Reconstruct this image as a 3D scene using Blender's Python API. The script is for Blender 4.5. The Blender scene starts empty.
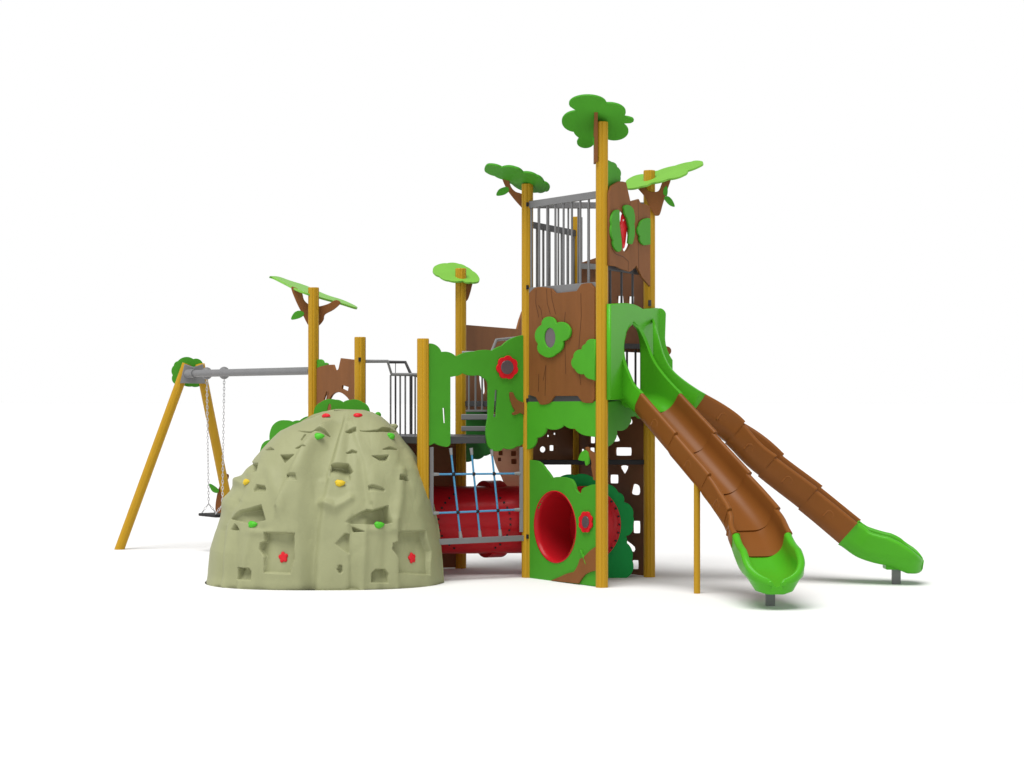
import bpy, bmesh, math, random
import numpy as np
from mathutils import Vector, Matrix
random.seed(4)
SC = bpy.context.scene
COL = SC.collection
F, CX, HY, CH = 1900.0, 512.0, 401.0, 1.54      # focal length in px, principal x, horizon row, eye height
V = Vector

# ------------------------------------------------------------------ survey helpers
def ray(px, py): return V(((px-CX)/F, 1.0, (HY-py)/F))
def hit(px, py, o, n):
    d = ray(px, py); c = V((0, 0, CH))
    return c + d*((o-c).dot(n)/d.dot(n))
def ground_pt(px, s): return V(((px-CX)/s, F/s, 0))

PA, PB, PC = V((.1344,16.587,0)), V((.7427,15.698,0)), V((1.2021,16.634,0))
PD = PA+PC-PB
PE = V((-.4715,17.50,0)); PF = V((-.754,16.10,0)); PG = V((-1.36,17.01,0)); PH = V((-1.863,17.84,0))
PE2 = PD+(PE-PA)

# ------------------------------------------------------------------ materials
def mat(name, col, rough=.45, var=.06, scale=6, bump=.02, bscale=60, spec=.16, coat=0, metal=0, stretch=None):
    m = bpy.data.materials.new(name); m.use_nodes = True
    nt = m.node_tree; N = nt.nodes; L = nt.links
    b = N['Principled BSDF']
    tc = N.new('ShaderNodeTexCoord')
    mp = N.new('ShaderNodeMapping'); L.new(tc.outputs['Object'], mp.inputs[0])
    if stretch: mp.inputs['Scale'].default_value = stretch
    n = N.new('ShaderNodeTexNoise'); n.inputs['Scale'].default_value = scale; n.inputs['Detail'].default_value = 5
    L.new(mp.outputs[0], n.inputs['Vector'])
    r = N.new('ShaderNodeValToRGB')
    r.color_ramp.elements[0].position = .3; r.color_ramp.elements[1].position = .7
    r.color_ramp.elements[0].color = (*[c*(1-var) for c in col], 1)
    r.color_ramp.elements[1].color = (*[min(1, c*(1+var)) for c in col], 1)
    L.new(n.outputs['Fac'], r.inputs[0]); L.new(r.outputs[0], b.inputs['Base Color'])
    n2 = N.new('ShaderNodeTexNoise'); n2.inputs['Scale'].default_value = bscale; n2.inputs['Detail'].default_value = 3
    L.new(mp.outputs[0], n2.inputs['Vector'])
    bp = N.new('ShaderNodeBump'); bp.inputs['Strength'].default_value = bump; bp.inputs['Distance'].default_value = .01
    L.new(n2.outputs['Fac'], bp.inputs['Height']); L.new(bp.outputs[0], b.inputs['Normal'])
    b.inputs['Roughness'].default_value = rough; b.inputs['Specular IOR Level'].default_value = spec
    b.inputs['Metallic'].default_value = metal; b.inputs['Coat Weight'].default_value = coat
    return m
M = dict(
    post=mat('yellow_lacquer', (.47,.265,.015), .4, .05, 3, .03, 40, stretch=(6,6,.6)),
    green=mat('green_board', (.06,.30,.02), .6, .04),
    lime=mat('lime_board', (.19,.47,.06), .45, .04),
    dgreen=mat('dark_green_board', (.005,.31,.06), .5, .04),
    leaf=mat('bright_green_board', (.07,.36,.02), .55, .04),
    brown=mat('brown_board', (.215,.082,.024), .62, .08, 3, .04, 30, stretch=(3,3,.8)),
    crack=mat('brown_groove', (.075,.028,.012), .6, .05),
    dbrown=mat('dark_brown_board', (.185,.078,.034), .55, .06),
    tan=mat('pale_brown_board', (.66,.36,.23), .55, .06),  # brown board with the light from behind painted into its colour
    red=mat('red_board', (.62,.012,.02), .4, .05),
    tunnel=mat('red_moulded_plastic', (.46,.010,.016), .3, .06, 4, .02, 30),
    grey=mat('grey_steel_paint', (.20,.20,.205), .4, .04),
    dgrey=mat('dark_grey_steel_paint', (.065,.065,.07), .45, .04),
    mgrey=mat('mid_grey_steel_paint', (.27,.27,.275), .35, .04),
    black=mat('black_rubber', (.02,.02,.022), .5, .1),
    smoke=mat('smoked_dome', (.10,.075,.085), .15, .1, spec=.6),
    rope=mat('blue_rope', (.09,.30,.52), .7, .12, 80, .2, 200),
    sgreen=mat('green_slide_plastic', (.07,.38,.014), .36, .03, 3, .01, 20, coat=.05),
    sbrown=mat('brown_slide_plastic', (.215,.075,.015), .38, .04, 3, .015, 20, coat=.0),
    steel=mat('galvanised_steel', (.55,.55,.56), .35, .08, metal=.7),
    chain=mat('chain_zinc', (.6,.6,.62), .45, .08, metal=.3),
    rock=mat('moulded_rock', (.315,.325,.18), .55, .035, 5, .10, 45),
    hred=mat('red_hold', (.66,.02,.03), .4, .05), hgreen=mat('green_hold', (.08,.47,.03), .4, .05),
    hyellow=mat('yellow_hold', (.66,.47,.03), .4, .05),
)

# ------------------------------------------------------------------ object helpers
def tag(o, label, cat, group=None):
    o['label'] = label; o['category'] = cat
    if group: o['group'] = group
def thing(name, loc, label, cat, group=None):
    o = bpy.data.objects.new(name, None); COL.objects.link(o); o.location = loc; o.empty_display_size = .1
    o['_origin'] = tuple(loc); tag(o, label, cat, group); return o
ORI = {}
def world_origin(o): return ORI.get(o.name, V((0,0,0)))
def parent(o, p):
    if p is None: return
    o.parent = p
    loc = V(p['_origin']) if p.type == 'EMPTY' else V((0,0,0))
    o.matrix_parent_inverse = Matrix.Translation(loc).inverted()
def obj(name, verts, faces, m, p=None, smooth=False, sharp=None):
    me = bpy.data.meshes.new(name); me.from_pydata([tuple(v) for v in verts], [], faces); me.update()
    bm = bmesh.new(); bm.from_mesh(me); bmesh.ops.recalc_face_normals(bm, faces=bm.faces); bm.to_mesh(me); bm.free()
    me.materials.append(m)
    if smooth:
        me.polygons.foreach_set('use_smooth', [True]*len(me.polygons))
        if sharp: me.set_sharp_from_angle(angle=math.radians(sharp))
    o = bpy.data.objects.new(name, me); COL.objects.link(o); parent(o, p); return o
class MB:
    def __init__(s): s.v = []; s.f = []
    def add(s, v, f):
        k = len(s.v); s.v += [V(a) for a in v]; s.f += [tuple(i+k for i in q) for q in f]; return s
    def tube(s, pts, r, n=12, cap=True):
        pts = [V(p) for p in pts]; rs = r if isinstance(r, (list, tuple)) else [r]*len(pts)
        rings = []; up = None
        for i, p in enumerate(pts):
            a = pts[max(i-1,0)]; b = pts[min(i+1,len(pts)-1)]; t = (b-a).normalized()
            if up is None: up = V((0,0,1)) if abs(t.z) < .9 else V((1,0,0))
            x = t.cross(up).normalized(); y = x.cross(t).normalized(); up = y
            rings.append([p+(x*math.cos(2*math.pi*k/n)+y*math.sin(2*math.pi*k/n))*rs[i] for k in range(n)])
        v = [q for R in rings for q in R]; f = []
        for i in range(len(pts)-1):
            for k in range(n): f.append((i*n+k, i*n+(k+1)%n, (i+1)*n+(k+1)%n, (i+1)*n+k))
        if cap: f.append(tuple(range(n))[::-1]); f.append(tuple((len(pts)-1)*n+k for k in range(n)))
        return s.add(v, f)
    def bar(s, a, b, w, h):
        """rectangular bar from a to b, w across, h tall"""
        a, b = V(a), V(b); t = (b-a).normalized()
        up = V((0,0,1)) if abs(t.z) < .95 else V((0,1,0))
        x = t.cross(up).normalized()*w/2; y = x.cross(t).normalized()*h/2
        v = [p+i*x+j*y for p in (a,b) for i,j in ((-1,-1),(1,-1),(1,1),(-1,1))]
        return s.add(v, [(0,1,2,3)[::-1],(4,5,6,7),(0,1,5,4),(1,2,6,5),(2,3,7,6),(3,0,4,7)])
    def box(s, c, sx, sy, sz):
        return s.bar(V(c)-V((0,0,sz/2)), V(c)+V((0,0,sz/2)), sx, sy)
    def ell(s, c, rx, ry, rz, n=16, m=10, jit=0):
        v = []; f = []
        for i in range(1, m):
            for k in range(n):
                a, b = math.pi*i/m, 2*math.pi*k/n
                j = 1+random.uniform(-jit, jit)
                v.append(V(c)+V((rx*math.sin(a)*math.cos(b)*j, ry*math.sin(a)*math.sin(b)*j, rz*math.cos(a)*j)))
        for i in range(m-2):
            for k in range(n): f.append((i*n+k, i*n+(k+1)%n, (i+1)*n+(k+1)%n, (i+1)*n+k))
        v += [V(c)+V((0,0,rz)), V(c)-V((0,0,rz))]; T = (m-1)*n
        for k in range(n): f.append((T, (k+1)%n, k)); f.append((T+1, (m-2)*n+k, (m-2)*n+(k+1)%n))
        return s.add(v, f)
    def build(s, name, m, p=None, smooth=False, sharp=40): return obj(name, s.v, s.f, m, p, smooth, sharp)
def bevel(o, w=.004, seg=2):
    b = o.modifiers.new('bevel', 'BEVEL'); b.width = w; b.segments = seg; b.limit_method = 'ANGLE'; return o

# ------------------------------------------------------------------ outline boards
def cat(pts, n):
    pts = [V(p) for p in pts]; P = [2*pts[0]-pts[1]]+pts+[2*pts[-1]-pts[-2]]; out = []
    for i in range(1, len(P)-2):
        for k in range(n):
            t = k/n; p0,p1,p2,p3 = P[i-1:i+3]
            out.append(.5*((2*p1)+(-p0+p2)*t+(2*p0-5*p1+4*p2-p3)*t*t+(-p0+3*p1-3*p2+p3)*t**3))
    out.append(pts[-1]); return out

def cloud(pts, n=9):
    """closed outline, clockwise in the picture; third value bulges the run to the next point outwards"""
    out = []
    for i, p in enumerate(pts):
        q = pts[(i+1) % len(pts)]; b = p[2] if len(p) > 2 else 0
        x0,y0,x1,y1 = p[0],p[1],q[0],q[1]
        out.append((x0,y0))
        if abs(b) > 1e-3:
            dx,dy = x1-x0,y1-y0; nx,ny = dy,-dx
            if abs(b) > .5: pass
            # circular arc through the sagitta
            c = math.hypot(dx,dy); sag = b*.62*c; R = (c*c/4+sag*sag)/(2*abs(sag)); half = 2*math.atan2(2*abs(sag), c)
            mx,my = (x0+x1)/2,(y0+y1)/2; ux,uy = nx/c*math.copysign(1,b), ny/c*math.copysign(1,b)
            cx,cy = mx+ux*(abs(sag)-R), my+uy*(abs(sag)-R)
            for k in range(1, n):
                a = -half+2*half*k/n
                ex,ey = dx/c,dy/c
                out.append((cx+ux*R*math.cos(a)+ex*R*math.sin(a), cy+uy*R*math.cos(a)+ey*R*math.sin(a)))
    return out
def smooth(pts, n=5):
    out = []; N_ = len(pts)
    for i in range(N_):
        p0,p1,p2,p3 = [np.array(pts[(i+k)%N_][:2], float) for k in (-1,0,1,2)]
        for k in range(n):
            t = k/n
            out.append(tuple(.5*((2*p1)+(-p0+p2)*t+(2*p0-5*p1+4*p2-p3)*t*t+(-p0+3*p1-3*p2+p3)*t**3)))
    return out
def ellipse(cx, cy, rx, ry, n=40): return [(cx+rx*math.cos(2*math.pi*k/n), cy+ry*math.sin(2*math.pi*k/n)) for k in range(n)]
def flower(cx, cy, rx, ry, n=7, dep=.16, ph=0):
    return [(cx+rx*(1-dep*(1-abs(math.sin(n/2*a+ph))))*math.cos(a), cy+ry*(1-dep*(1-abs(math.sin(n/2*a+ph))))*math.sin(a)) for a in [2*math.pi*k/84 for k in range(84)]]
def board(name, o, n, outlines, th, m, p=None, bev=.0025, lines=None, crack_w=.006):
    """outlines: list of closed px outlines (first the edge, others holes) laid on the plane (o, n); solid of thickness th"""
    n = V(n).normalized(); o = V(o)
    u = V((0,0,1)).cross(n)
    u = u.normalized() if u.length > 1e-4 else V((1,0,0)); w = n.cross(u).normalized()
    cu = bpy.data.curves.new(name, 'CURVE'); cu.dimensions = '2D'; cu.fill_mode = 'BOTH'
    cu.extrude = th/2-bev; cu.bevel_depth = bev; cu.bevel_resolution = 1; cu.offset = -bev
    for line in outlines:
        pts = [hit(x, y, o, n)-o for x, y in line]
        uv = [(q.dot(u), q.dot(w)) for q in pts]
        sp = cu.splines.new('POLY'); sp.points.add(len(uv)-1)
        for k,(a,b) in enumerate(uv): sp.points[k].co = (a,b,0,1)
        sp.use_cyclic_u = True
    ob = bpy.data.objects.new(name, cu); COL.objects.link(ob)
    dg = bpy.context.evaluated_depsgraph_get()
    me = bpy.data.meshes.new_from_object(ob.evaluated_get(dg))
    bpy.data.objects.remove(ob); bpy.data.curves.remove(cu)
    me.materials.clear(); me.materials.append(m)
    me.transform(Matrix.Translation(o) @ Matrix((u,w,n)).transposed().to_4x4())
    if lines:
        me.materials.append(M['crack'])
        bm = bmesh.new(); bm.from_mesh(me)
        face = n if n.dot(V((0,0,CH))-o) > 0 else -n
        for ln in lines:
            P = [hit(x, y, o+face*(th/2+.0012), n) for x, y in ln]
            for a, b in zip(P, P[1:]):
                t = (b-a).normalized(); s_ = t.cross(face)*crack_w/2
                vs = [bm.verts.new(q) for q in (a-s_, b-s_, b+s_, a+s_)]
                f = bm.faces.new(vs); f.material_index = 1
        bm.to_mesh(me); bm.free()
    me.name = name
    ob = bpy.data.objects.new(name, me); COL.objects.link(ob); parent(ob, p); return ob
def vplane(p, q, off=0):
    """vertical plane through two plan points, its normal turned to the camera, shifted off metres towards it"""
    d = (q-p); d.z = 0; n = V((-d.y, d.x, 0)).normalized()
    if n.dot(V((0,0,0))-p) < 0: n = -n
    return p+n*off, n
def Z(off, *pts): return [(x/off[0]+off[1], y/off[0]+off[2], *r) for x, y, *r in pts]     # reads coordinates taken on an enlargement

hp = lambda x,y,Y: V(((x-CX)*Y/F, Y, CH+(HY-y)*Y/F))
# ================================================================== SETTING
g = MB(); g.add([(-400,-100,0),(400,-100,0),(400,900,0),(-400,900,0)], [(0,1,2,3)])
gm = mat('white_floor', (.80,.80,.80), .9, .005, .5, 0, 5, spec=.1)
go = g.build('ground', gm); go['kind'] = 'structure'; go['label'] = 'plain white floor under the play structure'

# ================================================================== PLAY STRUCTURE
T = thing('play_structure', (-.3,16.6,0), 'tree themed climbing structure of tall yellow posts, brown and green boards, decks and red tunnel', 'play structure')
def post(p, ztop, w=.103, name='post'):
    n = 96; R = w/2; v = []; f = []
    prof = []
    for k in range(n):
        a = 2*math.pi*k/n
        m_ = ((a+.39) % (math.pi/4))-math.pi/8; r = R*(1-.11*math.exp(-(m_/.085)**2))
        prof.append((r*math.cos(a), r*math.sin(a)))
    levels = [(0,1),(ztop-.006,1),(ztop,.93)]
    for z, s in levels: v += [(p.x+x*s, p.y+y*s, z) for x, y in prof]
    for i in range(2):
        for k in range(n): f.append((i*n+k, i*n+(k+1)%n, (i+1)*n+(k+1)%n, (i+1)*n+k))
    f.append(tuple(2*n+k for k in range(n)))
    o = obj(name, v, f, M['post'], T, True, 30)
    return o
def ztop(p, py): return CH+(HY-py)*p.y/F
pA = post(PA, ztop(PA,184)); pB = post(PB, ztop(PB,122)); pC = post(PC, ztop(PC,170.5)); pD = post(PD, ztop(PD,217))
pE = post(PE, ztop(PE,268.5)); pF = post(PF, ztop(PF,338.5)); pG = post(PG, ztop(PG,337)); pH = post(PH, ztop(PH,287.5))

# decks
def deck(pts, z, th=.05):
    n = len(pts); v = [(p.x,p.y,z-th) for p in pts]+[(p.x,p.y,z) for p in pts]
    f = [tuple(range(n))[::-1], tuple(range(n,2*n))]+[(i,(i+1)%n,n+(i+1)%n,n+i) for i in range(n)]
    return bevel(obj('deck', v, f, M['dgrey'], T))
def inset(pts, d=.05):
    c = sum(pts, V((0,0,0)))/len(pts); return [p+(c-p).normalized()*d for p in pts]
deck(inset([PF,PA,PE,PG],.02), 1.235, .06); deck(inset([PE,PA,PD,PE2],.02), 1.54); deck(inset([PA,PB,PC],.0), 1.555, .06)
deck(inset([PA,PC,PD],.03), 1.54, .05); deck(inset([PG,PE,PH],.06), 1.235, .05)

def rail(p, q, z, h=.055, w=.03, name='rail', a=.045, m='grey', z2=None):
    d = (q-p).normalized(); o = MB().bar(V((p.x,p.y,z))+d*a, V((q.x,q.y,z if z2 is None else z2))-d*a, w, h).build(name, M[m], T); return bevel(o, .004)
def bars(p, q, z0, z1, n, r=.0085, m='grey', t0=0., t1=1., par=None):
    for i in range(n):
        t = t0+(t1-t0)*(i+.5)/n; c = p.lerp(q, t)
        MB().tube([(c.x,c.y,z0),(c.x,c.y,z1)], r, 8).build('baluster', M[m], par or T, True)
# tower upper guard rails
r1 = rail(PA, PB, 3.25, .06, .035); bars(PA, PB, 2.5, 3.23, 9, r=.0095, par=r1)
r2 = rail(PA, PC, 3.25, .055, .035, m='grey'); bars(PA, PC, 2.5, 3.23, 7, t0=.05, t1=.62, par=r2)
r3 = rail(PA, PD, 3.085, .055, .035, m='dgrey', a=.03); bars(PA, PD, 2.4, 3.07, 8, r=.011, par=r3, m='grey')
MB().bar(V((PD.x+.035,PD.y-.04,2.4)), V((PD.x+.035,PD.y-.04,3.23)), .04, .03).build('guard_post', M['mgrey'], T)
rail(PA, PB, 2.492, .07, .035, 'deck_rail')
rail(PA, PB, 1.55, .085, .05, 'deck_rail', m='dgrey')
bo, bn = vplane(PB, PC, 0)
r4 = rail(PB, PC, 2.655, .05, .03, m='dgrey'); bars(PB, PC, 2.2, 2.66, 3, r=.010, m='dgrey', t0=.05, t1=.75, par=r4)
rail(PA, PC, 1.005, .042, .04, 'black_bar', a=.03, m='black')
# clamps on the posts
for p, z in ((PA,3.25),(PA,2.53),(PA,.36),(PA,1.545),(PG,1.91)):
    MB().tube([(p.x,p.y-.047,z-.018),(p.x,p.y-.047,z+.018)], .013, 8).build('clamp', M['black'], T, True)
MB().tube([(PC.x,PC.y-.05,2.37),(PC.x,PC.y-.05,2.42)], .014, 8).build('clamp', M['dgrey'], T, True)

z7 = (4.52,510,250); z5 = (5.12,590,160); z6 = (4.044,470,80); z1 = (3.84,510,400); z9a = (9.6,520,400); z9b = (9.6,580,400)
z5b = (5.12,400,250); z2 = (5.12,250,260); z8 = (4.04,400,400); z8b = (6.4,440,330); z8a = (8.533,300,340); z8c = (6.02,250,385)
# ---- AB tall brown trunk board
o_, n_ = vplane(PA, PB, .03)
tb = board('trunk_board', o_, n_, [cloud([(530,293),(534.3,288.7,.1),(538.8,287,.05),(552,288.7),(556.5,293.4),(577.5,291),(582,284.3,.08),(590.8,283.2),(594.7,287.6),(595.4,289),(595.4,399),(593,402.6,.12),(583,402),(578.6,396),(555.4,396),(551,402.6,.15),(541,404.5),(536.5,397),(530,395)])], .022, M['brown'], T,
  lines=[Z(z7,*l) for l in ([(118,178),(116,240),(130,305)],[(165,175),(168,240),(182,290)],[(185,172),(190,225),(206,290)],[(150,340),(140,270),(128,250)],[(250,280),(245,330),(252,560)],[(320,195),(322,300),(312,430),(310,520),(320,610)],[(130,560),(128,640)],[(150,590),(162,520),(158,660)])])
o2, n2 = vplane(PA, PB, .055)
fl = board('flower_board', o2, n2, [cloud(Z(z7,(146,338,.85),(210,332,.35),(268,345,.45),(242,412,.3),(210,470,.35),(150,476,.35),(130,425,.4))), ellipse(550.6,337.8,5.6,10)], .02, M['leaf'], T)
board('window_dome', *vplane(PA, PB, .05), [ellipse(550.6,337.8,5.9,10.4)], .012, M['smoke'], fl)
board('leaf_board', o2, n2, [cloud(Z(z7,(386,405,0),(386,590,0),(372,585,.25),(338,560,.35),(298,540,.4),(290,485,.4),(328,450,.35),(345,425,.4)))], .02, M['leaf'], T)
# ---- AB green valance
board('leaf_valance', *vplane(PA, PB, .02), [cloud([(526,401.8),(600,401.2),(600,437,.05),(589,436,.18),(575.5,428.6,.22),(564.8,425,.28),(547,428,.3),(537,438,.25),(530.5,449,.1),(526,449)])], .02, M['leaf'], T)
# ---- BC valance
board('leaf_valance', *vplane(PB, PC, .02), [cloud([(604,402),(646,398),(646,418),(641.5,418.7,.3),(636,415.6,.1),(629.5,416.6,.3),(628,425,.35),(616,430,.25),(608.6,446,.1),(604,447)])], .02, M['green'], T)
# ---- BC upper trunk board with bird
o3, n3 = vplane(PB, PC, .065)
ub = board('upper_trunk_board', o3, n3, [cloud(Z(z5,(94,170),(105,135,.05),(145,110,.1),(180,115),(202,212),(245,200),(255,222),(285,228,.1),(304,240),(304,648),(262,600),(232,540,.1),(200,572),(160,560),(130,545),(94,540))), smooth(Z(z5,(146,275),(165,270),(185,330),(200,420),(182,465),(165,462),(158,400)),4)], .02, M['brown'], T,
  lines=[Z(z5,*l) for l in ([(246,205),(250,300),(247,400),(250,560)],[(130,480),(170,495),(198,520),(196,568)],[(110,450),(130,480)],[(206,215),(204,235)])])
o4, n4 = vplane(PB, PC, .087)
board('leaf_board', o4, n4, [cloud(Z(z5,(122,262,.25),(145,256,.05),(146,330,.0),(156,400,.05),(157,460,.25),(140,470,.25),(116,410,.15),(108,330,.2)))], .018, M['green'], T)
board('leaf_board', o4, n4, [cloud(Z(z5,(170,240,.3),(195,231,.25),(222,268,.1),(223,330,.12),(213,430,.25),(192,425,.0),(199,350,.0),(187,300,.1)))], .018, M['green'], T)
board('leaf_board', o4, n4, [cloud(Z(z5,(306,303),(306,432),(275,437,.3),(252,390,.3),(250,335,.3),(285,300,.3)))], .018, M['green'], T)
board('leaf_board', *vplane(PB, PC, .02), [cloud(Z(z5,(85,-2),(108,10,.3),(135,35,.3),(152,85,.3),(130,130,.2),(108,140,.2),(96,170,0),(85,175)))], .018, M['green'], T)
bird = board('bird_figure', *vplane(PB, PC, .06), [smooth(Z(z5,(162,282),(172,275),(182,300),(196,325),(192,345),(186,360),(182,400),(175,445),(166,450),(163,400),(152,345),(156,325)),4)], .012, M['red'], T)
MB().ell(hit(*Z(z5,(170,308))[0], *vplane(PB,PC,.07)), .006,.004,.008,10,6).build('eye', mat('white_dot',(.8,.8,.8)), bird, True)
# ---- CD dark boards (behind)
cd = vplane(PC, PD, .0)
board('back_board', *cd, [cloud([(577,266),(581,263),(596,258),(606,262),(618,259),(632,262),(644,262),(644,310),(577,310)]), [(618,296),(623.8,296),(624.4,304),(617.5,304)], [(629,296.5),(634.8,296.5),(634.5,304),(628.6,304)]], .02, M['dbrown'], T)
board('back_board', *cd, [[(604,312),(647,312),(647,353),(604,351)]], .02, M['dbrown'], T)
cdf = vplane(PC, PD, .04)
MB().bar(hit(604,345.5,*cdf), hit(645,346.5,*cdf), .03, .045).build('rail', M['dgrey'], T)
MB().bar(hit(580,266,*cdf), hit(606,267,*cdf), .03, .05).build('rail', M['grey'], T)
for x in (627,635.5): MB().tube([hit(x,350,*cdf), hit(x,408,*cdf)], .010, 8).build('baluster', M['dgrey'], T, True)
def rr(cx, cy, w, h, k=.25): return smooth([(cx-w,cy-h*(1-k)),(cx-w*(1-k),cy-h),(cx+w*(1-k),cy-h),(cx+w,cy-h*(1-k)),(cx+w,cy+h*(1-k)),(cx+w*(1-k),cy+h),(cx-w*(1-k),cy+h),(cx-w,cy+h*(1-k))],3)
board('perforated_board', *vplane(PC, PD, .0), [[(578,404),(645,404),(645,575.6),(605,571),(578,568)],
  smooth([(630.5,417),(633,421),(632,424),(628.5,424),(629.5,420)],3), smooth([(616,433),(619,437),(620,441),(612,441),(613.5,437)],3), rr(624,451.5,8,4), rr(593,439.5,2.6,3.6), rr(592.5,450.5,2.6,2.8), rr(583,451.5,1.6,2.4),
  smooth([(620.5,466.2),(629,466.2),(625.5,474),(624.5,474)],3), rr(614.5,479,4.4,4.2), smooth([(634,484),(640,486),(640,494.5),(632,494),(632.3,489)],3), rr(637,527,3.8,6), smooth([(625,539.5),(635.5,547),(634,552),(628,548)],3), rr(635.6,564.6,3.5,4.4)], .02, M['dbrown'], T)
board('perforated_board', *vplane(PA, PD, .0), [[(531,404),(572,404),(572,462),(531,462)], ellipse(542.6,449.4,3.5,3.2,16), rr(551.5,448,2.6,2.7), rr(548,435.9,1.5,.9), rr(554.4,433.8,1.5,.9)], .02, M['dbrown'], T)
# ---- AB lower green board with tunnel mouth
o5, n5 = vplane(PA, PB, .0)
lb = board('ground_board', o5, n5, [cloud([(528,577.9),(528,460,.05),(538.6,461,.12),(546.5,469,.05),(553,478,.1),(562,477,.1),(572.5,479.5,.15),(576.4,489,-.15),(581.6,494,.0),(582.5,490,.25),(588,486.5,.15),(597,484.5,0),(597,586.3,0)]), ellipse(556,526.8,20.4,36,60)], .022, M['green'], T)
o6, n6 = vplane(PA, PB, .02)
board('branch_board', o6, n6, [cloud([(551,580.6),(562,576,.08),(574,572,-.1),(580,559,-.1),(588,553,.05),(597,546),(597,570.6,-.1),(585.5,574.5,-.05),(579,583.6)])], .014, M['brown'], lb)
board('leaf_board', o6, n6, [cloud(Z(z1,(272,575,.1),(280,600,.1),(293,632,.1),(286,602,.1)))], .02, M['leaf'], lb)
rf = board('flower_board', *vplane(PA, PB, .022), [flower(585.8,522,7,11,8,.14)], .016, M['red'], T); rf['label'] = 'small red flower on the lower green board'
board('flower_centre', *vplane(PA, PB, .034), [ellipse(585.5,522,3.3,6)], .012, M['smoke'], rf)
board('leaf_board', *vplane(PA, PB, .01), [cloud(Z(z9a,(565,575,.1),(595,500,.05),(625,480,.1),(655,500,.1),(662,610,.1),(638,630,.1),(628,585,.1)))], .018, M['leaf'], T)
board('branch_board', *vplane(PA, PB, .0), [cloud(Z(z9a,(632,460,.2),(655,448,.2),(672,480,-.1),(735,510,0),(735,770,0),(712,770,0),(690,640,-.2),(655,520,0)))], .018, M['brown'], T)
# ---- tunnel behind the opening
ABd = (PB-PA).normalized(); mouth = hit(556,526.8,o5,n5); back = -n5
R0 = .307
def ring_tube(name, pts, r, m, p, n=48, th=.012, closed=False):
    mb = MB(); mb.tube(pts, r, n, cap=False)
    if closed: mb.f.append(tuple((len(pts)-1)*n+k for k in range(n)))
    o = mb.build(name, m, p, True)
    s = o.modifiers.new('s','SOLIDIFY'); s.thickness = th; s.offset = 0; return o
dc = V(((583-CX)/F*16.45, 16.45, CH-(525-HY)*16.45/F))
e2 = V((dc.x-.02, dc.y+.05, mouth.z))
tp = [mouth-back*.015, mouth+back*.05, mouth+back*.14, mouth+back*.25, mouth+back*.37]
tt = ring_tube('tunnel_tube', tp, R0*.99, M['tunnel'], T, closed=True)
# rear disc of the tunnel (dome cap with bolts) in front of the dark green board
dn = V((.25,-.968,0)).normalized(); dx = V((0,0,1)).cross(dn)
mb = MB(); rings = [(.338,0),(.338,-.02),(.305,-.025),(.28,-.05),(.19,-.075),(.0,-.085)]
nn = 56; vs = []; fs = []
for r, d in rings[:-1]: vs += [dc-dn*0+dn*(-d)+dx*r*math.cos(2*math.pi*k/nn)+V((0,0,1))*r*math.sin(2*math.pi*k/nn) for k in range(nn)]
for i in range(4):
    for k in range(nn): fs.append((i*nn+k,i*nn+(k+1)%nn,(i+1)*nn+(k+1)%nn,(i+1)*nn+k))
vs.append(dc+dn*.085); fs += [(4*nn+k,4*nn+(k+1)%nn,len(vs)-1) for k in range(nn)]
vs = [q if (q-dc).dot(V((1,0,0))) > -.07 else V((dc.x-.07, q.y, q.z)) for q in vs]
cap = obj('tunnel_cap', vs, fs, M['tunnel'], T, True, 50)
for k in range(28):
    a = 2*math.pi*k/28
    if (dx*math.cos(a)).x < -.18: continue
    c = dc+dn*.02+dx*.322*math.cos(a)+V((0,0,1))*.322*math.sin(a); MB().tube([c,c+dn*.010], .0095, 8).build('bolt', M['black'], cap)
board('flower_back_board', (0,16.52,0), (.03,-1,0), [cloud([(598.5,577.8),(598.5,489),(570,488),(556,486),(556,480,.22),(575,475,.2),(592,477,.15),(605,484,.25),(618,492,.35),(624,502,.35),(633,516,.15),(633,525,.35),(626,536,.1),(627,543,.25),(632,560,.35),(626,578,0)])], .02, M['dgreen'], T)

# ---- net tunnel tube behind the net
tz = CH-(521-HY)*16.75/F
a_ = V((-1.15,16.85,tz)); b_ = V((.25,16.98,tz)); td = (b_-a_).normalized()
tn = MB().tube([a_,b_], .30, 56).build('tunnel_tube', M['tunnel'], T, True, 50)
wc = hp(475,521,16.75); wc.y = 16.5; wn = V((.05,-1,0)).normalized(); wx = V((0,0,1)).cross(wn); wz = tz
wc = V((-.327,0,tz)); wc.y = 16.60
for k in range(36):
    a = 2*math.pi*(k+.5)/36
    if abs(math.cos(a)) < .5: continue
    q = wc+wx*.315*math.cos(a)+V((0,0,1))*.285*math.sin(a); ax = a_.lerp(b_, (q.x-a_.x)/(b_.x-a_.x))
    q.y = ax.y-math.sqrt(max(0,.30**2-(q.z-tz)**2)); d_ = V((0,q.y-ax.y,q.z-tz)).normalized()
    MB().tube([q-d_*.004,q+d_*.010], .0095, 8).build('bolt', M['black'], tn)
fl1 = MB().tube([V((-.25,17.02,tz)), V((-.11,17.08,tz))], .345, 56).build('flange', M['tunnel'], tn, True, 50)
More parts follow.
